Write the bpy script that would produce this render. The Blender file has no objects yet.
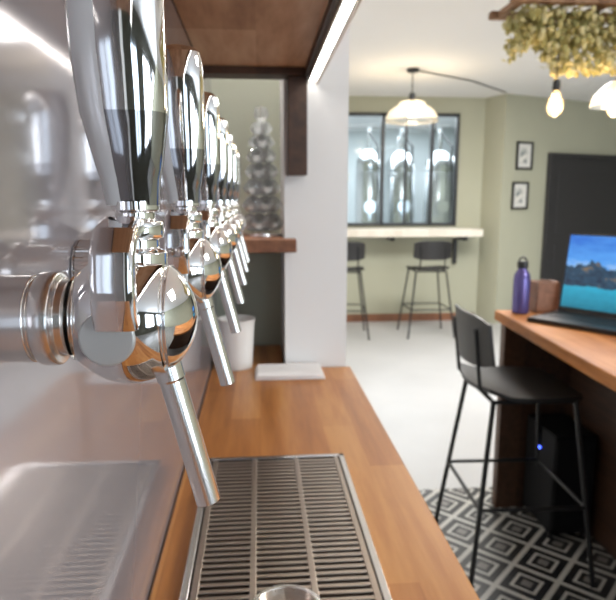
import bpy, math, random, bmesh
from mathutils import Vector as V, Matrix
random.seed(7)
E=1.44
C=bpy.context.scene.collection
# ---------------------------------------------------------------- materials
def P(name,col,rough=.5,metal=0,**k):
    m=bpy.data.materials.new(name); m.use_nodes=True
    b=m.node_tree.nodes['Principled BSDF']
    b.inputs['Base Color'].default_value=(*col,1); b.inputs['Roughness'].default_value=rough
    b.inputs['Metallic'].default_value=metal
    for a,v in k.items():
        b.inputs[a.replace('_',' ')].default_value=v
    return m
def nd(m,t,**k):
    n=m.node_tree.nodes.new(t)
    for a,v in k.items(): setattr(n,a,v)
    return n
def mth(m,op,a,b=None,c=None):
    n=nd(m,'ShaderNodeMath',operation=op)
    for i,x in enumerate((a,b,c)):
        if x is None: continue
        if isinstance(x,(int,float)): n.inputs[i].default_value=x
        else: m.node_tree.links.new(x,n.inputs[i])
    return n.outputs[0]
def ramp(m,fac,stops,const=False):
    n=nd(m,'ShaderNodeValToRGB')
    if const: n.color_ramp.interpolation='CONSTANT'
    el=n.color_ramp.elements
    while len(el)<len(stops): el.new(.5)
    for e,(p,c) in zip(el,stops): e.position=p; e.color=(*c,1)
    m.node_tree.links.new(fac,n.inputs[0]); return n.outputs[0]
def coords(m,scale=(1,1,1)):
    t=nd(m,'ShaderNodeTexCoord'); mp=nd(m,'ShaderNodeMapping'); mp.inputs['Scale'].default_value=scale
    m.node_tree.links.new(t.outputs['Object'],mp.inputs[0]); return mp.outputs[0]
def noise(m,vec,scale,detail=4,rough=.55):
    n=nd(m,'ShaderNodeTexNoise'); n.inputs['Scale'].default_value=scale; n.inputs['Detail'].default_value=detail
    n.inputs['Roughness'].default_value=rough
    m.node_tree.links.new(vec,n.inputs['Vector']); return n.outputs['Fac']
def setc(m,c): m.node_tree.links.new(c,m.node_tree.nodes['Principled BSDF'].inputs['Base Color'])
def bump(m,h,s=.2,d=.01):
    n=nd(m,'ShaderNodeBump'); n.inputs['Strength'].default_value=s; n.inputs['Distance'].default_value=d
    m.node_tree.links.new(h,n.inputs['Height']); m.node_tree.links.new(n.outputs[0],m.node_tree.nodes['Principled BSDF'].inputs['Normal'])
def wood(name,c1,c2,c3,plank=.07,rough=.35,sc=(14,1.2,14),spec=.5):
    m=P(name,c2,rough,0,Specular_IOR_Level=spec)
    v=coords(m,sc); f=noise(m,v,3,6,.6)
    t=nd(m,'ShaderNodeTexCoord'); s=nd(m,'ShaderNodeSeparateXYZ'); m.node_tree.links.new(t.outputs['Object'],s.inputs[0])
    fl=mth(m,'FLOOR',mth(m,'DIVIDE',s.outputs[0],plank))
    fly=mth(m,'FLOOR',mth(m,'ADD',mth(m,'DIVIDE',s.outputs[1],.45),mth(m,'MULTIPLY',fl,.37)))
    w=nd(m,'ShaderNodeTexWhiteNoise',noise_dimensions='2D'); cb=nd(m,'ShaderNodeCombineXYZ')
    m.node_tree.links.new(fl,cb.inputs[0]); m.node_tree.links.new(fly,cb.inputs[1]); m.node_tree.links.new(cb.outputs[0],w.inputs['Vector'])
    fac=mth(m,'ADD',mth(m,'MULTIPLY',f,.75),mth(m,'MULTIPLY',w.outputs['Value'],.28))
    setc(m,ramp(m,fac,[(.3,c1),(.52,c2),(.75,c3)])); bump(m,f,.08,.002)
    return m
def mottled(name,c1,c2,scale=3,rough=.8):
    m=P(name,c1,rough); setc(m,ramp(m,noise(m,coords(m),scale),[(.3,c1),(.7,c2)])); return m
def emis(name,col,s):
    m=P(name,(0,0,0),.5); b=m.node_tree.nodes['Principled BSDF']
    b.inputs['Emission Color'].default_value=(*col,1); b.inputs['Emission Strength'].default_value=s; return m
def glassy(name,tint=(1,1,1),g=.25,rough=.02,diff=0):
    m=bpy.data.materials.new(name); m.use_nodes=True; nt=m.node_tree; nt.nodes.clear()
    o=nt.nodes.new('ShaderNodeOutputMaterial'); mx=nt.nodes.new('ShaderNodeMixShader')
    t=nt.nodes.new('ShaderNodeBsdfTransparent'); t.inputs[0].default_value=(*tint,1)
    gl=nt.nodes.new('ShaderNodeBsdfGlossy'); gl.inputs['Roughness'].default_value=rough
    lw=nt.nodes.new('ShaderNodeLayerWeight'); lw.inputs[0].default_value=g
    nt.links.new(lw.outputs['Fresnel' if g<.2 else 'Facing'],mx.inputs[0]); nt.links.new(t.outputs[0],mx.inputs[1]); nt.links.new(gl.outputs[0],mx.inputs[2])
    last=mx
    if diff:
        m2=nt.nodes.new('ShaderNodeMixShader'); m2.inputs[0].default_value=diff
        df=nt.nodes.new('ShaderNodeBsdfTranslucent'); df.inputs[0].default_value=(*tint,1)
        nt.links.new(mx.outputs[0],m2.inputs[1]); nt.links.new(df.outputs[0],m2.inputs[2]); last=m2
    nt.links.new(last.outputs[0],o.inputs[0]); return m

chrome=P('chrome',(.92,.92,.93),.05,1)
dark_refl=P('chrome_painted_dark_reflection',(.42,.42,.44),.06,1)  # dark reflections on the lower handle facets, painted into the chrome colour
satin=P('satin_steel',(.82,.80,.78),.22,1)
brushed=P('brushed_steel',(.54,.46,.39),.32,1)
pale_refl=P('chrome_painted_pale_reflection',(.68,.69,.70),.18,.15)  # pale splashback reflection on the chrome handle's left side, painted as colour
disc_refl=P('painted_reflection_disc',(.50,.51,.50),.35,.35)  # pale reflection on the ball, put in as a coloured disc
inside=P('tube_inside',(.05,.05,.05),.5)
panel=P('splash_panel',(.35,.33,.355),.085,.35)
wd=wood('counter_oak',(.31,.11,.026),(.48,.19,.05),(.63,.30,.095),.055,.35)
wbar=wood('bar_top_wood',(.27,.09,.02),(.44,.17,.045),(.56,.25,.08),.09,.5,spec=.22)
wshelf=wood('shelf_wood',(.34,.17,.085),(.60,.35,.19),(.78,.56,.36),.16,.55,(9,1.5,9))
wdark=wood('dark_walnut',(.03,.013,.007),(.06,.026,.012),(.09,.042,.022),.12,.5)
wmid=wood('brown_wood',(.12,.042,.018),(.20,.08,.035),(.28,.12,.06),.1,.45)
pale=wood('pale_wood',(.70,.64,.54),(.78,.72,.62),(.84,.79,.70),.1,.4)
blk=P('black_metal',(.012,.012,.013),.4)
blkw=P('black_plywood',(.018,.017,.017),.45)
white=mottled('white_paint',(.80,.79,.775),(.83,.825,.81),2)
rearp=mottled('dark_olive_paint',(.07,.07,.055),(.09,.09,.07),2)
ceilm=mottled('ceiling_paint',(.87,.87,.87),(.89,.89,.89),1)
olive=mottled('olive_paint',(.42,.42,.32),(.45,.45,.345),1.5)
sage=mottled('sage_paint',(.46,.48,.38),(.50,.52,.42),2)
glass=glassy('clear_glass',(.98,.99,.99),.4,.03,.22)
pane=glassy('window_glass',(.90,.94,.96),.12)
led=emis('led_strip',(1,.95,.88),18)
warm=emis('filament_glow',(1,.68,.34),110)
day=emis('daylight_glass',(.70,.85,1),3.2)

# ---------------------------------------------------------------- mesh builder
class B:
    def __init__(s): s.v=[];s.f=[];s.m=[];s.mats=[]
    def mi(s,m):
        if m not in s.mats: s.mats.append(m)
        return s.mats.index(m)
    def add(s,vs,fs,m):
        n=len(s.v); s.v+= [tuple(x) for x in vs]; k=s.mi(m)
        for f in fs: s.f.append([n+i for i in f]); s.m.append(k)
    def box(s,a,b,m,M=None):
        vs=[V((x,y,z)) for z in (a[2],b[2]) for y in (a[1],b[1]) for x in (a[0],b[0])]
        if M: vs=[M@v for v in vs]
        s.add(vs,[(0,2,3,1),(4,5,7,6),(0,1,5,4),(2,6,7,3),(0,4,6,2),(1,3,7,5)],m)
    def prism(s,pts,z0,z1,m):
        n=len(pts); vs=[(x,y,z0) for x,y in pts]+[(x,y,z1) for x,y in pts]
        s.add(vs,[tuple(range(n))[::-1],tuple(range(n,2*n))]+[(i,(i+1)%n,n+(i+1)%n,n+i) for i in range(n)],m)
    def loft(s,rings,m,cap=True):
        n=len(rings[0]); vs=[p for r in rings for p in r]; fs=[]
        for j in range(len(rings)-1):
            for i in range(n): fs.append((j*n+i,j*n+(i+1)%n,(j+1)*n+(i+1)%n,(j+1)*n+i))
        if cap: fs.append(tuple(range(n))[::-1]); fs.append(tuple((len(rings)-1)*n+i for i in range(n)))
        s.add(vs,fs,m)
    def lathe(s,prof,loc,m,seg=32,axis=(0,0,1),cap=False,knurl=0):
        q=V((0,0,1)).rotation_difference(V(axis).normalized()); L=V(loc); rings=[]
        for r,h in prof:
            rings.append([L+q@V(((r*(1-knurl*(i%2)))*math.cos(2*math.pi*i/seg),(r*(1-knurl*(i%2)))*math.sin(2*math.pi*i/seg),h)) for i in range(seg)])
        s.loft(rings,m,cap)
    def cyl(s,a,b,r,m,r2=None,seg=16,cap=True):
        a=V(a);b=V(b);s.lathe([(r,0),(r if r2 is None else r2,(b-a).length)],a,m,seg,(b-a),cap)
    def tube(s,pts,r,m,seg=10):
        for a,b in zip(pts,pts[1:]): s.cyl(a,b,r,m,seg=seg)
        for p in pts[1:-1]: s.ball(p,r,m,8,6)
    def ball(s,c,r,m,seg=16,rings=10,sc=(1,1,1)):
        c=V(c); R=[]
        for j in range(rings+1):
            t=math.pi*j/rings; rr=max(math.sin(t),1e-3)*r
            R.append([c+V((rr*math.cos(2*math.pi*i/seg)*sc[0],rr*math.sin(2*math.pi*i/seg)*sc[1],-r*math.cos(t)*sc[2])) for i in range(seg)])
        s.loft(R,m)
    def done(s,name,bevel=0,ang=35,loc=(0,0,0),rz=0,parent=None,seg=2):
        me=bpy.data.meshes.new(name); me.from_pydata(s.v,[],s.f); me.update()
        for m in s.mats: me.materials.append(m)
        me.polygons.foreach_set('material_index',s.m)
        me.polygons.foreach_set('use_smooth',[True]*len(s.f)); me.set_sharp_from_angle(angle=math.radians(ang))
        o=bpy.data.objects.new(name,me); C.objects.link(o); o.location=loc; o.rotation_euler[2]=rz
        if bevel:
            b=o.modifiers.new('bevel','BEVEL'); b.width=bevel; b.segments=seg; b.limit_method='ANGLE'; b.angle_limit=math.radians(40); b.harden_normals=False
        if parent: o.parent=parent
        return o

# ---------------------------------------------------------------- room shell
CE=2.60
fm=P('floor_cement_and_tiles',(.6,.6,.6),.35)
t=nd(fm,'ShaderNodeTexCoord'); s=nd(fm,'ShaderNodeSeparateXYZ'); fm.node_tree.links.new(t.outputs['Object'],s.inputs[0])
T=.25
fx=mth(fm,'ABSOLUTE',mth(fm,'SUBTRACT',mth(fm,'FRACT',mth(fm,'DIVIDE',s.outputs[0],T)),.5))
fy=mth(fm,'ABSOLUTE',mth(fm,'SUBTRACT',mth(fm,'FRACT',mth(fm,'DIVIDE',s.outputs[1],T)),.5))
d=mth(fm,'ADD',fx,fy); mm=mth(fm,'MULTIPLY',mth(fm,'MINIMUM',d,mth(fm,'SUBTRACT',1.0,d)),2.0)
dk=(.02,.02,.022); cr=(.50,.49,.46); gy=(.20,.19,.18)
tile=ramp(fm,mm,[(0,gy),(.22,dk),(.42,cr),(.56,dk),(.88,cr)],True)
cem=ramp(fm,noise(fm,coords(fm),1.3,5),[(.3,(.46,.465,.475)),(.7,(.53,.535,.545))])
mix=nd(fm,'ShaderNodeMix',data_type='RGBA'); fm.node_tree.links.new(mth(fm,'GREATER_THAN',s.outputs[1],2.77),mix.inputs[0])
fm.node_tree.links.new(tile,mix.inputs[6]); fm.node_tree.links.new(cem,mix.inputs[7]); setc(fm,mix.outputs[2])
b=B(); b.box((-.2,-3.1,-.1),(6.2,10.2,0),fm); b.done('floor')
b=B(); b.box((-.2,-3.1,CE),(6.2,10.2,CE+.1),ceilm); b.done('ceiling')
b=B(); b.box((-.24,-3.1,0),(-.12,10.2,CE),white); b.done('wall_left')
b=B(); b.box((6.05,-3.1,0),(6.2,10.2,CE),olive); b.done('wall_right')
# rear wall (behind camera) with shop windows
b=B(); b.box((-.24,-3.2,0),(6.2,-3.05,.7),rearp); b.box((-.24,-3.2,2.3),(6.2,-3.05,CE),rearp)
wins=((.55,1.35),(2.2,3.6),(4.2,5.6))
xs=[-.24]+[q for w_ in wins for q in w_]+[6.2]
for i in range(0,len(xs),2): b.box((xs[i],-3.2,.7),(xs[i+1],-3.05,2.3),rearp)
b.done('wall_rear')
for n,(x0,x1) in enumerate(wins):
    b=B(); b.box((x0,-3.16,.7),(x1,-3.14,2.3),day)
    for x in (x0,(x0+x1)/2-.02,x1-.04): b.box((x,-3.13,.7),(x+.04,-3.07,2.3),blk)
    b.box((x0,-3.13,.7),(x1,-3.07,.74),blk); b.box((x0,-3.13,2.26),(x1,-3.07,2.3),blk)
    b.done('window_%d'%(n+2))
# back wall with glazed opening
WX0,WX1,WZ0,WZ1=.99,2.33,E-.30,E+.98
b=B(); Y=7.0
b.box((-.12,Y,0),(WX0,Y+.12,CE),olive); b.box((WX1,Y,0),(2.66,Y+.12,CE),olive)
b.box((WX0,Y,0),(WX1,Y+.12,WZ0),olive); b.box((WX0,Y,WZ1),(WX1,Y+.12,CE),olive)
b.done('wall_back')
A0=V((2.63,7.0));A1=V((2.76,6.72));A2=V((4.95,7.55)); A3=V((6.05,7.97))
b=B(); b.prism([(A0.x,7.12),(A0.x,A0.y),(A1.x,A1.y),(A3.x,A3.y),(A3.x,A3.y+.15),(A1.x+.15,7.12)],0,CE,olive); b.done('wall_back_alcove')
b=B(); b.box((.2,Y-.02,0),(2.60,Y-.001,.09),wmid); b.done('baseboard_back')
b=B()
fr=.035
for x in (WX0,1.42,1.70,2.00,WX1-fr): b.box((x,Y-.02,WZ0),(x+(fr if x!=1.70 else .02),Y+.05,WZ1),blk)
for z in (WZ0,WZ1-fr): b.box((WX0,Y-.02,z),(WX1,Y+.05,z+fr),blk)
b.box((WX0+.01,Y+.01,WZ0+.01),(WX1-.01,Y+.016,WZ1-.01),pane)
b.done('window_1')
# brewery beyond the glass
b=B(); brw=mottled('brewery_wall',(.55,.60,.61),(.66,.71,.72),1)
b.box((-.12,9.9,0),(6.1,10.0,CE),brw); b.done('wall_brewery')
tank=P('tank_steel',(.70,.72,.73),.25,1)
for i,(x,y,r) in enumerate(((1.50,8.25,.17),(1.98,8.35,.19),(2.50,8.3,.20),(2.15,9.3,.22),(2.95,9.0,.2))):
    b=B(); z=.45
    b.lathe([(.03,z),(r*.5,z+.15),(r,z+.4),(r,z+1.35),(r*.97,z+1.36),(r*.97,z+1.38),(r,z+1.39),(r*.93,z+1.52),(r*.6,z+1.62),(.05,z+1.66)],(x,y,0),tank,32,cap=True)
    b.cyl((x,y,z+1.6),(x,y,z+1.95),.025,tank)
    for a in range(3):
        c,sn=math.cos(a*2.1+.5),math.sin(a*2.1+.5); b.cyl((x+r*.8*c,y+r*.8*sn,0),(x+r*.8*c,y+r*.8*sn,z+.45),.025,tank)
    b.cyl((x,y-r,z+.9),(x,y-r-.04,z+.9),.09,tank,seg=24); b.lathe([(.10,0),(.10,.02)],(x,y-r-.0,z+.9),blk,24,(0,-1,0))
    b.tube([(x+r*.5,y-r-.03,z+.1),(x+r*.5,y-r-.03,z+1.7),(x,y,z+1.9)],.012,blk)
    b.done('fermentation_tank')
# back bar shelf
b=B(); b.box((.25,6.62,E-.41),(2.53,6.995,E-.325),pale)
for x in (.7,1.5,2.35): b.box((x,6.72,E-.46),(x+.04,6.99,E-.411),blk)
b.box((2.30,6.93,E-.75),(2.34,6.99,E-.46),blk)
b.done('window_counter_shelf',.006)
# pictures and door on the angled wall
u=(A2-A1).normalized(); nrm=V((u.y,-u.x))
ang=math.atan2(u.y,u.x)
def onwall(name,dist,z,w,h,build,off=.002):
    p=A1+u*dist+nrm*off
    M=Matrix.Translation((p.x,p.y,z))@Matrix.Rotation(ang,4,'Z')
    b=B(); build(b,w,h); o=b.done(name,.003); o.matrix_world=M; return o
art=P('picture_print',(.7,.7,.66),.6); setc(art,ramp(art,noise(art,coords(art,(1,1,1)),14,3),[(.42,(.16,.2,.2)),(.55,(.75,.73,.68))]))
matb=P('mat_board',(.72,.71,.67),.6)
def pic(b,w,h):
    b.box((-w/2,-.025,-h/2),(-w/2+.022,0,h/2),blk);b.box((w/2-.022,-.025,-h/2),(w/2,0,h/2),blk)
    b.box((-w/2,-.025,-h/2),(w/2,0,-h/2+.022),blk);b.box((-w/2,-.025,h/2-.022),(w/2,0,h/2),blk)
    b.box((-w/2+.02,-.008,-h/2+.02),(w/2-.02,-.002,h/2-.02),matb)
    b.box((-w/2+.065,-.012,-h/2+.075),(w/2-.065,-.007,h/2-.075),art)
onwall('picture_frame',.30,E+.50,.245,.31,pic)
onwall('picture_frame',.265,E+.05,.245,.31,pic)
doorm=P('door_black',(.032,.031,.034),.5)
def door(b,w,h):
    b.box((0,-.03,0),(w,-.001,h),doorm)
    b.box((-.05,-.05,0),(0,-.001,h+.05),doorm); b.box((w,-.05,0),(w+.05,-.001,h+.05),doorm); b.box((0,-.05,h),(w,-.001,h+.05),doorm)
    for z0,z1 in ((.15,.9),(1.05,h-.15)):
        b.box((.12,-.036,z0),(w-.12,-.03,z1),doorm)
onwall('door_1',.72,0.005,1.6,1.93,door)

# ---------------------------------------------------------------- tap wall, counter
WXL=-.118
b=B(); b.box((WXL-.002,-.8,0),(WXL,1.65,CE-.001),panel); b.done('wall_tap_splashback')
CZ=E-.40
b=B()
b.prism([(WXL+.001,-.8),(.222,-.8),(.219,1.405),(.058,1.405),(.058,1.64),(WXL+.001,1.64)],CZ-.038,CZ,wd)
b.box((WXL+.001,-.8,0.001),(.17,1.40,CZ-.039),wdark)
b.done('bar_counter',.003)
b=B(); b.box((.061,1.41,0),(.209,1.80,CE),white); b.done('wall_pillar')
b=B(); b.box((-.118,1.652,0),(.0605,1.80,CE),sage); b.done('wall_counter_end')
b=B(); z=E-.088
b.prism([(WXL+.001,1.36),(.086,1.36),(.086,1.405),(.058,1.405),(.058,1.648),(WXL+.001,1.648)],z-.030,z,wmid)
b.done('wall_shelf',.002)
# overhead shelf
b=B(); z=E+.28
b.box((WXL+.001,-.5,z),(.105,1.40,z+.03),wshelf)
b.box((WXL+.001,1.34,z-.016),(.105,1.40,z-.0005),wdark)
zl=E+.262
b.box((.105,-.5,zl+.006),(.112,1.40,z+.03),wdark)
b.box((.112,-.5,zl+.006),(.134,1.40,z+.03),satin)
b.box((.112,-.5,zl-.006),(.116,1.40,zl+.006),satin);b.box((.130,-.5,zl-.006),(.134,1.40,zl+.006),satin)
b.box((.134,-.5,zl-.008),(.138,1.40,zl+.05),pale)
for i in range(76):
    y=-.49+i*.025; b.box((.1185,y,zl-.001),(.1275,y+.009,zl+.004),led)
b.box((.1165,-.5,zl+.003),(.1295,1.40,zl+.0055),emis('led_diffuser',(1,.93,.82),.6))
b.prism([(.068,1.355),(.110,1.355),(.110,1.408),(.068,1.408)],E+.055,z-.0165,wdark)
b.done('overhead_shelf',.0012)

# ---------------------------------------------------------------- drip tray
b=B(); x0,x1,y0,y1=-.083,.127,.16,.875; z=CZ
rim=.008
b.box((x0,y0,z+.0005),(x1,y1,z+.002),P('tray_dark',(.045,.03,.022),.4,.5))
for q in (((x0,y0),(x0+rim,y1)),((x1-rim,y0),(x1,y1)),((x0,y0),(x1,y0+rim)),((x0,y1-rim),(x1,y1))):
    b.box((q[0][0],q[0][1],z+.0005),(q[1][0],q[1][1],z+.011),satin)
cx,cy=.022,.525
yy=y0+.016
while yy<y1-.014:
    segs=[(x0+.010,x1-.010)]
    dy=yy+.003-cy; R=.033
    if abs(dy)<R:
        w=math.sqrt(R*R-dy*dy); segs=[(x0+.010,cx-w),(cx+w,x1-.010)]
    for a,c in segs: b.box((a,yy,z+.0065),(c,yy+.0052,z+.0095),brushed)
    yy+=.0108
for x in (x0+.0105,-.014,.049,x1-.0165):
    b.box((x,y0+.009,z+.006),(x+.007,y1-.009,z+.0100),brushed)
b.lathe([(.036,.003),(.036,.0105),(.031,.0105),(.031,.003)],(cx,cy,z),satin,40)
b.lathe([(.031,.003),(.012,.002),(.001,.002)],(cx,cy,z),brushed,40)
b.done('drip_tray',.001)

# ---------------------------------------------------------------- taps
def tap():
    b=B(); X=(1,0,0)
    wx=-.0665
    b.lathe([(.0001,wx),(.0205,wx),(.0205,wx+.0015)],(0,0,0),satin,60,X)
    b.lathe([(.0205,wx+.0015),(.0205,wx+.011)],(0,0,0),satin,90,X,knurl=.05)
    b.lathe([(.0205,wx+.011),(.0195,wx+.0125),(.0172,wx+.0125),(.0172,-.036)],(0,0,0),satin,60,X)
    b.lathe([(.0172,-.036),(.0160,-.0355),(.0160,-.0345),(.0180,-.034),(.0185,-.033),(.0185,-.0275),(.0180,-.0265),(.0150,-.026),(.0145,-.023),(.0165,-.0215)],(0,0,0),satin,60,X)
    prof=[]
    r=.0262
    for i in range(0,81):
        a=math.radians(140-i*1.75); x=r*math.cos(a); rr=r*math.sin(a)
        if .0145<x<.0158: rr-=.0011
        prof.append((max(rr,1e-4),x))
    b.lathe(prof,(0,0,0),chrome,72,X)
    # flat pale disc: a reflection on the ball's face, painted as colour
    b.lathe([(.0100,-.004),(.0100,.0012),(.0094,.0018),(.0001,.0020)],(-.0035,-.0246,-.003),disc_refl,48,(0,-1,0))
    # lever yoke: rounded slab curving over the top of the ball
    path=[(-.0285,.002),(-.0310,.008),(-.0315,.018),(-.030,.027),(-.024,.0335),(-.014,.0365),(.008,.036)]
    rings=[]
    for k,(yy,zz) in enumerate(path):
        a=path[max(k-1,0)]; c=path[min(k+1,len(path)-1)]; ty,tz=c[0]-a[0],c[1]-a[1]; L=math.hypot(ty,tz); ny,nz=-tz/L,ty/L
        hw=.0076; th_=.0036
        ring=[]
        for i in range(24):
            t=2*math.pi*i/24; cc,ss=math.cos(t),math.sin(t)
            px=math.copysign(abs(cc)**.4,cc)*hw; q=math.copysign(abs(ss)**.4,ss)*th_
            ring.append((.001+px,yy+ny*q,zz+nz*q))
        rings.append(ring)
    b.loft(rings,chrome)
    # collar stack
    b.lathe([(.0115,.020),(.0115,.026),(.0085,.0275),(.0085,.031),(.0102,.0315),(.0105,.0325),(.0105,.037),(.0100,.038),(.0075,.0385),(.0075,.0415),(.0092,.042),(.0092,.0455)],(.0035,-.000,0),chrome,40)
    # spout
    a=V((.012,0,-.014)); e=V((.0285,-.001,-.0795)); dr=(e-a).normalized()
    b.lathe([(.0058,0),(.0058,.012),(.0052,.013),(.0052,(e-a).length)],a,satin,32,dr)
    b.lathe([(.0052,(e-a).length),(.0045,(e-a).length),(.0043,(e-a).length-.02),(.0001,(e-a).length-.02)],a,inside,32,dr)
    # faceted paddle handle
    z0=.044; secs=[(0,.0098,.0080),(.010,.0110,.0092),(.013,.0120,.0098),(.034,.0160,.0122),(.055,.0172,.0126),(.077,.0176,.0126),(.088,.0170,.0122),(.0935,.0155,.0108),(.0965,.0120,.0078),(.098,.006,.004)]
    n=16; rings=[]
    for h,w,dp in secs:
        ring=[]
        for i in range(n):
            t=2*math.pi*(i+.5)/n; c,sn=math.cos(t),math.sin(t)
            k=.72
            px=math.copysign(abs(c)**k,c)*w; py=math.copysign(abs(sn)**k,sn)*dp
            off=.003-.003*min(1,h/.06)
            ring.append((off+px,py,z0+h))
        rings.append(ring)
    for j in range(len(secs)-1):
        for i in range(n):
            q=[rings[j][i],rings[j][(i+1)%n],rings[j+1][(i+1)%n],rings[j+1][i]]
            mx=sum(p[0] for p in q)/4-(.003-.003*min(1,secs[j][0]/.06))
            lowr=secs[j][0]<.03
            m=pale_refl if (mx<-.004) else (dark_refl if lowr else chrome)  # left side and lower facets carry reflections painted as colour
            b.add(q,[(0,1,2,3)],m)
    b.add(rings[-1],[tuple(range(n))],chrome)
    return b
base=tap().done('beer_tap',.0008,32)
bm=bmesh.new(); bm.from_mesh(base.data); bmesh.ops.remove_doubles(bm,verts=bm.verts,dist=1e-6); bmesh.ops.recalc_face_normals(bm,faces=bm.faces); bm.to_mesh(base.data); bm.free()
base.data.set_sharp_from_angle(angle=math.radians(30))
TY=[.24+.165*i for i in range(7)]
base.location=(-.051,TY[0],E-.046)
for y in TY[1:]:
    o=base.copy(); C.objects.link(o); o.name='beer_tap'; o.location=(-.051,y,E-.046)

# ---------------------------------------------------------------- things on the counter
b=B(); bz=CZ+.0008
b.lathe([(.0001,bz),(.036,bz),(.042,bz+.10),(.044,bz+.118),(.0455,bz+.12),(.042,bz+.12),(.041,bz+.11),(.034,bz+.006),(.0001,bz+.006)],(-.055,1.42,0),P('bucket_white',(.78,.76,.73),.3),40)
b.done('ice_bucket')
b=B(); nap=P('napkin',(.94,.93,.92),.8)
for i in range(4):
    b.box((-.012+.002*i,1.30-.001*i,CZ+.001+.003*i),(.146-.001*i,1.40-.001*i,CZ+.0035+.003*i),nap)
b.done('folded_napkins',.001)
# tower of stacked rounded glasses
b=B(); gz=E-.087; gx=.010; gy_=1.50
b.lathe([(.0001,0),(.048,0),(.048,.006),(.0001,.007)],(gx,gy_,gz),satin,32)
b.cyl((gx,gy_,gz+.006),(gx,gy_,gz+.31),.0025,satin,seg=10)
tiers=((.030,.036,7,.021),(.074,.034,7,.0195),(.115,.031,6,.0185),(.153,.027,6,.0175),(.189,.023,5,.0165),(.223,.018,5,.0155),(.255,.013,4,.0145),(.287,.0,1,.018))
for k,(zz,R,nn,s_) in enumerate(tiers):
    for i in range(nn):
        a=i*2*math.pi/nn+k*.45; dr=V((math.cos(a)*.8,math.sin(a)*.8,.6)).normalized() if nn>1 else V((0,0,1))
        p=V((gx+R*.75*math.cos(a),gy_+R*.75*math.sin(a),gz+zz))-dr*s_*.8
        b.lathe([(.0001,0),(.5*s_,.06*s_),(.86*s_,.45*s_),(1.0*s_,1.0*s_),(.92*s_,1.5*s_),(.74*s_,1.85*s_),(.68*s_,1.85*s_),(.86*s_,1.45*s_),(.93*s_,1.0*s_),(.8*s_,.5*s_),(.0001,.16*s_)],p,glass,18,dr)
    if k<7: b.lathe([(.001,0),(R*.9,0),(R*.9,.002),(.001,.002)],(gx,gy_,gz+zz-.018),glass,24)
b.done('glass_display_tower')

# ---------------------------------------------------------------- bar stools
def stool():
    b=B(); S=.72
    N=10
    def sz(u_,v_): return .012*(v_*v_)+ (.03*max(0,-u_-.55)*2) - .012*max(0,u_-.7)
    g=lambda i,j:(i*(N+1)+j)
    vs=[];fs=[]
    for lay in (0,1):
        for i in range(N+1):
            for j in range(N+1):
                u_=-1+2*i/N; v_=-1+2*j/N
                x=u_*math.sqrt(1-.28*v_*v_)*.205; y=v_*math.sqrt(1-.28*u_*u_)*.215
                vs.append((x,y,S+sz(u_,v_)-(.016 if lay==0 else 0)))
    o=(N+1)**2
    for i in range(N):
        for j in range(N):
            fs.append((g(i,j),g(i,j+1),g(i+1,j+1),g(i+1,j))); fs.append((o+g(i,j),o+g(i+1,j),o+g(i+1,j+1),o+g(i,j+1)))
    for i in range(N):
        for a,c in ((g(i,0),g(i+1,0)),(g(i+1,N),g(i,N)),(g(0,i+1),g(0,i)),(g(N,i),g(N,i+1))):
            fs.append((a,c,o+c,o+a))
    b.add(vs,fs,blkw)
    rings=[]
    for k in range(13):
        v_=-1+2*k/12; y=v_*.20; x=-.215+.045*v_*v_; h=.10*(1-.25*abs(v_)**4)
        zc=S+.205; t=.006; lean=.022
        rings.append([(x-t,y,zc-h),(x+t,y,zc-h),(x+t-lean,y,zc+h),(x-t-lean,y,zc+h)])
    b.loft(rings,blkw)
    r=.0095
    top=[(-.15,-.16),(-.15,.16),(.16,-.16),(.16,.16)]; bt=[(-.235,-.25),(-.235,.25),(.235,-.25),(.235,.25)]
    for (tx,ty),(bx,by) in zip(top,bt): b.tube([(tx,ty,S-.012),(bx,by,.004)],r,blk)
    b.tube([(-.15,-.16,S-.02),(.16,-.16,S-.02),(.16,.16,S-.02),(-.15,.16,S-.02),(-.15,-.16,S-.02)],.008,blk)
    f=(S-.30)/(S-.016)
    q=[(tx+(bx-tx)*f,ty+(by-ty)*f,.30) for (tx,ty),(bx,by) in zip(top,bt)]
    b.tube([q[0],q[2],q[3],q[1],q[0]],.0075,blk)
    for sgn in (-1,1):
        b.tube([(-.15,sgn*.13,S-.02),(-.195,sgn*.13,S+.03),(-.208,sgn*.13,S+.14),(-.222,sgn*.13,S+.25)],.0075,blk)
    for (bx,by) in bt: b.cyl((bx,by,.001),(bx,by,.012),.012,blk)
    return b
st=stool().done('bar_stool',0,40,loc=(1.015,2.22,0),rz=math.radians(-2))
for x,y,rz in ((1.80,6.28,90),(.90,6.28,86)):
    o=st.copy(); C.objects.link(o); o.name='bar_stool'; o.location=(x,y,0); o.rotation_euler[2]=math.radians(rz)

# ---------------------------------------------------------------- right-hand bar
BZ=E-.50
b=B()
b.prism([(.965,.2),(1.95,.2),(1.95,2.64),(1.08,2.64),(1.02,1.7)],BZ-.045,BZ,wbar)
b.box((1.42,.25,.001),(1.46,2.56,BZ-.046),wdark)
b.box((1.10,2.56,.001),(1.93,2.61,BZ-.046),wdark)
b.done('serving_bar',.004)
spk=P('speaker_black',(.006,.006,.007),.7,0,Specular_IOR_Level=.2)
b=B(); b.box((1.22,2.27,.03),(1.40,2.54,.47),spk)
b.box((1.225,2.262,.05),(1.395,2.272,.45),spk)
for x in (1.235,1.385):
    for y in (2.29,2.51): b.cyl((x,y,.001),(x,y,.031),.012,blk)
b.ball((1.2185,2.40,.37),.005,emis('blue_led',(.05,.1,1),12),10,6)
b.done('floor_speaker',.006)
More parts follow.
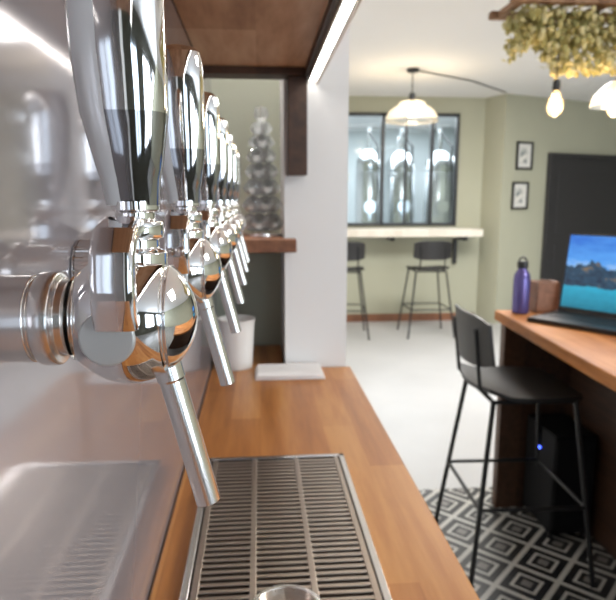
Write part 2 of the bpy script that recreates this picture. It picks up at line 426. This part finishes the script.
# water bottle
b=B(); pur=P('bottle_blue_purple',(.11,.09,.27),.2,.45); px,py=1.165,2.56
b.lathe([(.0001,0),(.034,0),(.037,.004),(.037,.150),(.034,.172),(.024,.190),(.020,.196),(.020,.204)],(px,py,BZ+.001),pur,40)
b.lathe([(.0235,.202),(.024,.204),(.024,.228),(.022,.232),(.0001,.233)],(px,py,BZ+.001),blk,32)
pts=[(px+.018*math.cos(a),py,BZ+.229+.022*math.sin(a)) for a in [math.pi*i/8 for i in range(9)]]
b.tube(pts,.004,blk,8)
b.done('water_bottle')
b=B(); x0,y0=1.235,2.545
w_,d_=.10,.085
b.box((x0,y0,BZ+.001),(x0+w_,y0+d_,BZ+.012),wmid)
for q in ((0,0,w_,.01),(0,d_-.01,w_,d_),(0,.01,.01,d_-.01),(w_-.01,.01,w_,d_-.01)): b.box((x0+q[0],y0+q[1],BZ+.012),(x0+q[2],y0+q[3],BZ+.14),wmid)
b.done('wooden_caddy',.001)
# laptop
scr=P('laptop_picture',(0,0,0),.2)
t=nd(scr,'ShaderNodeTexCoord'); s=nd(scr,'ShaderNodeSeparateXYZ'); scr.node_tree.links.new(t.outputs['Object'],s.inputs[0])
ht=mth(scr,'DIVIDE',s.outputs[2],.33)
rid=noise(scr,coords(scr,(1,0,0)),12,4,.6)
tex=noise(scr,coords(scr,(1,1,1.6)),26,4,.6)
cl=noise(scr,coords(scr,(1,1,3)),9,4,.6)
sky=ramp(scr,mth(scr,'ADD',mth(scr,'MULTIPLY',ht,.6),mth(scr,'MULTIPLY',cl,.5)),[(.55,(.40,.60,.85)),(.68,(.08,.32,.80)),(.95,(.02,.14,.60))])
hill=ramp(scr,tex,[(.35,(.008,.02,.05)),(.58,(.02,.07,.13)),(.72,(.25,.16,.07))])
lake=ramp(scr,mth(scr,'ADD',ht,mth(scr,'MULTIPLY',tex,.2)),[(.08,(.005,.03,.05)),(.25,(.01,.20,.30)),(.5,(.02,.36,.55))])
def mixc(f,a,c_):
    n=nd(scr,'ShaderNodeMix',data_type='RGBA'); L=scr.node_tree.links; L.new(f,n.inputs[0]); L.new(a,n.inputs[6]); L.new(c_,n.inputs[7]); return n.outputs[2]
top=mth(scr,'GREATER_THAN',ht,mth(scr,'ADD',.40,mth(scr,'MULTIPLY',rid,.55)))
low=mth(scr,'LESS_THAN',ht,mth(scr,'ADD',.34,mth(scr,'MULTIPLY',rid,.12)))
col=mixc(low,mixc(top,hill,sky),lake)
pb=scr.node_tree.nodes['Principled BSDF']; scr.node_tree.links.new(col,pb.inputs['Emission Color']); pb.inputs['Emission Strength'].default_value=1.0
b=B()
Lw,Ld,Lh=.42,.25,.345
b.box((0,-Ld,0),(Lw,0,.018),blk)
for r_ in range(5):
    for c_ in range(14): b.box((.03+c_*.024,-.19+r_*.026+.02,.018),(.03+c_*.024+.019,-.19+r_*.026+.04,.0195),blkw)
b.box((.14,-.235,.018),(.25,-.18,.0188),blkw)
tilt=Matrix.Translation((0,0,.016))@Matrix.Rotation(math.radians(-9),4,'X')
b.box((0,-.003,0),(Lw,.006,Lh),blk,tilt)
b.box((.010,-.0042,.022),(Lw-.010,-.003,Lh-.01),scr,tilt)
b.cyl((.04,0,.016),(Lw-.04,0,.016),.008,blk)
n_=V((-.82,-.57)).normalized()
b.done('laptop',.0015,loc=(1.315,2.51,BZ+.002),rz=math.atan2(n_.y,n_.x)+math.pi/2)

# ---------------------------------------------------------------- pendant lamp in the far room
px,py=1.40,5.55
shade=glassy('clear_shade_glass',(.97,.95,.90),.5,.06,.12)
b=B(); zt=CE
b.lathe([(.0001,-.03),(.05,-.028),(.055,0)],(px,py,zt-.001),blk,24)
b.cyl((px,py,E+.93),(px,py,zt-.02),.005,blk,seg=8)
b.lathe([(.02,.95),(.028,.94),(.028,.89),(.045,.88)],(px,py,E),blk,24)
prof=[(.045,.882),(.09,.880),(.115,.868),(.13,.842),(.165,.822),(.205,.79),(.228,.75),(.235,.705)]
prof=prof+[(r-.004,h-.001) for r,h in prof[::-1]]
b.lathe(prof,(px,py,E),shade,48,knurl=.03)
b.lathe([(.236,.702),(.240,.708),(.236,.714)],(px,py,E),satin,48)
b.ball((px,py,E+.80),.05,emis('pendant_bulb',(1,.78,.50),24),16,12,(1,1,1.25))
b.done('pendant_lamp')
b=B(); b.tube([(px,py,CE-.008),(2.1,6.0,CE-.008),(2.70,6.6,CE-.008)],.006,blk); b.done('ceiling_cable')

# ---------------------------------------------------------------- hanging hop garland with bulbs
BULBS=((1.345,2.72,E+.43),(1.66,2.78,E+.44))
b=B(); Yg=2.75; GZ=E+.825
wtw=wood('rustic_board',(.16,.08,.04),(.28,.16,.09),(.4,.25,.15),.05,.7)
for yy_ in (-.14,.10): b.box((1.08,Yg+yy_,GZ),(2.5,Yg+yy_+.04,GZ+.03),wtw)
for x in (1.11,1.5,1.9,2.3): b.box((x,Yg-.10,GZ+.002),(x+.03,Yg+.10,GZ+.028),wtw)
for x in (1.25,2.35):
    for y in (-.12,.12): b.cyl((x,Yg+y,GZ+.03),(x,Yg+y,CE-.001),.003,blk,seg=6)
for x,y,z in BULBS: b.cyl((x,y,z+.107),(x,y,CE-.001),.003,blk,seg=8)
hop=[P('hop_leaf_%d'%i,c,.8) for i,c in enumerate(((.52,.46,.19),(.38,.35,.13),(.66,.60,.32)))]
def leaf(p,s_,m):
    a=random.random()*6.28; el=random.uniform(-1.2,.6); R=Matrix.Rotation(a,3,'Z')@Matrix.Rotation(el,3,'Y')
    pts=[(0,0,0),(.3,.28,.05),(.55,.5,.0),(.62,.22,.06),(1,0,-.05),(.62,-.22,.06),(.55,-.5,0),(.3,-.28,.05)]
    b.add([V(p)+R@(V(q)*s_) for q in pts],[(0,1,2,3),(0,3,4,5),(0,5,6,7)],m)
def cone(p,s_,m):
    b.lathe([(.0005,-1.6*s_),(.35*s_,-1.35*s_),(.62*s_,-.8*s_),(.7*s_,-.3*s_),(.5*s_,.1*s_),(.0005,.2*s_)],p,m,7)
for i in range(3400):
    x=random.uniform(1.13,2.5); dep=.22+.08*math.sin(x*11-2.2)+.04*math.sin(x*29)
    zz=max(GZ-.01-random.random()**1.2*dep,E+.57+random.random()*.03)
    y=Yg-.01+random.gauss(0,.05)
    m=random.choice(hop)
    if random.random()<.45: cone((x,y,zz),random.uniform(.012,.020),m)
    else: leaf((x,y,zz),random.uniform(.03,.05),m)
for i in range(380):
    x=random.uniform(1.16,2.5); (leaf((x,Yg+random.gauss(0,.08),GZ+.03+random.random()*.04),.055,random.choice(hop)))
for k in range(9):
    x=1.19+k*.155+random.uniform(-.03,.03); L=random.uniform(.14,.25)
    for j in range(int(L*110)):
        zz=GZ-L*random.random(); p=(x+random.gauss(0,.018),Yg+random.gauss(0,.018),zz)
        cone(p,random.uniform(.012,.018),random.choice(hop)) if random.random()<.6 else leaf(p,.04,random.choice(hop))
b.done('hanging_hop_garland')
amb=glassy('bulb_glass',(1,.9,.72),.3,.02,.12)
osh=glassy('opal_shade',(.95,.93,.88),.4,.1,.3)
def bulb(x,y,z):
    b=B()
    b.lathe([(.006,.105),(.016,.10),(.018,.06),(.015,.055)],(x,y,z),blk,20)
    b.lathe([(.014,.056),(.018,.04),(.030,.01),(.034,-.012),(.030,-.035),(.016,-.052),(.0003,-.056)],(x,y,z),amb,24)
    for i in range(5):
        a=i*1.2566; b.cyl((x+.009*math.cos(a),y+.009*math.sin(a),z-.03),(x+.006*math.cos(a+.6),y+.006*math.sin(a+.6),z+.035),.003,warm,seg=6)
    return b
bulb(*BULBS[0]).done('edison_bulb')
b=bulb(*BULBS[1])
b.lathe([(.02,.10),(.045,.085),(.085,.045),(.105,.0),(.108,-.01)],BULBS[1],osh,32)
b.done('edison_bulb')

# ---------------------------------------------------------------- lights
def area(name,loc,rot,sx,sy,p,col):
    l=bpy.data.lights.new(name,'AREA'); l.shape='RECTANGLE'; l.size=sx; l.size_y=sy; l.energy=p; l.color=col
    o=bpy.data.objects.new(name,l); o.location=loc; o.rotation_euler=rot; C.objects.link(o); return o
def point(name,loc,p,col,r=.05):
    l=bpy.data.lights.new(name,'POINT'); l.energy=p; l.color=col; l.shadow_soft_size=r
    o=bpy.data.objects.new(name,l); o.location=loc; C.objects.link(o)
area('window_daylight_a',(2.9,-3.0,1.5),(math.radians(90),0,0),1.3,1.5,45,(.88,.94,1))
area('window_daylight_b',(4.9,-3.0,1.5),(math.radians(90),0,0),1.3,1.5,45,(.88,.94,1))
area('room_fill_light',(2.4,.6,CE-.02),(0,0,0),1.2,.6,58,(1,.975,.93))  # added fill light without a fixture, brightens the room
area('room_fill_light_far',(2.2,4.2,CE-.02),(0,0,0),1.6,1.0,100,(1,.985,.965))  # added fill light without a fixture, brightens the far room
area('brewery_light',(2.0,8.4,CE-.05),(0,0,0),2.5,1.5,80,(.94,.97,1))
area('niche_fill_light',(-.02,1.50,CE-.01),(0,0,0),.08,.08,14,(1,.97,.92))  # added out-of-view fill, brightens the niche wall and glass tower
point('pendant_glow',(1.40,5.55,E+.68),12,(1,.82,.6))
point('bulb_glow',(1.345,2.71,E+.36),4,(1,.78,.5))
point('bulb_glow_b',(1.67,2.78,E+.37),4,(1,.78,.5))
w=bpy.data.worlds.new('World'); bpy.context.scene.world=w; w.use_nodes=True
w.node_tree.nodes['Background'].inputs[0].default_value=(.8,.9,1,1); w.node_tree.nodes['Background'].inputs[1].default_value=.6

# ---------------------------------------------------------------- camera
th=math.atan(1/6); ps=math.atan(50*math.cos(th)/600)
cam=bpy.data.cameras.new('Camera'); co=bpy.data.objects.new('Camera',cam); C.objects.link(co)
co.location=(0,0,E); co.rotation_euler=(math.pi/2-th,0,-ps)
cam.sensor_width=36; cam.lens=36*600/616; cam.clip_start=.01
cam.dof.use_dof=True; cam.dof.focus_distance=.27; cam.dof.aperture_fstop=20
bpy.context.scene.camera=co
bpy.context.scene.view_settings.view_transform='Standard'
bpy.context.scene.view_settings.exposure=.12
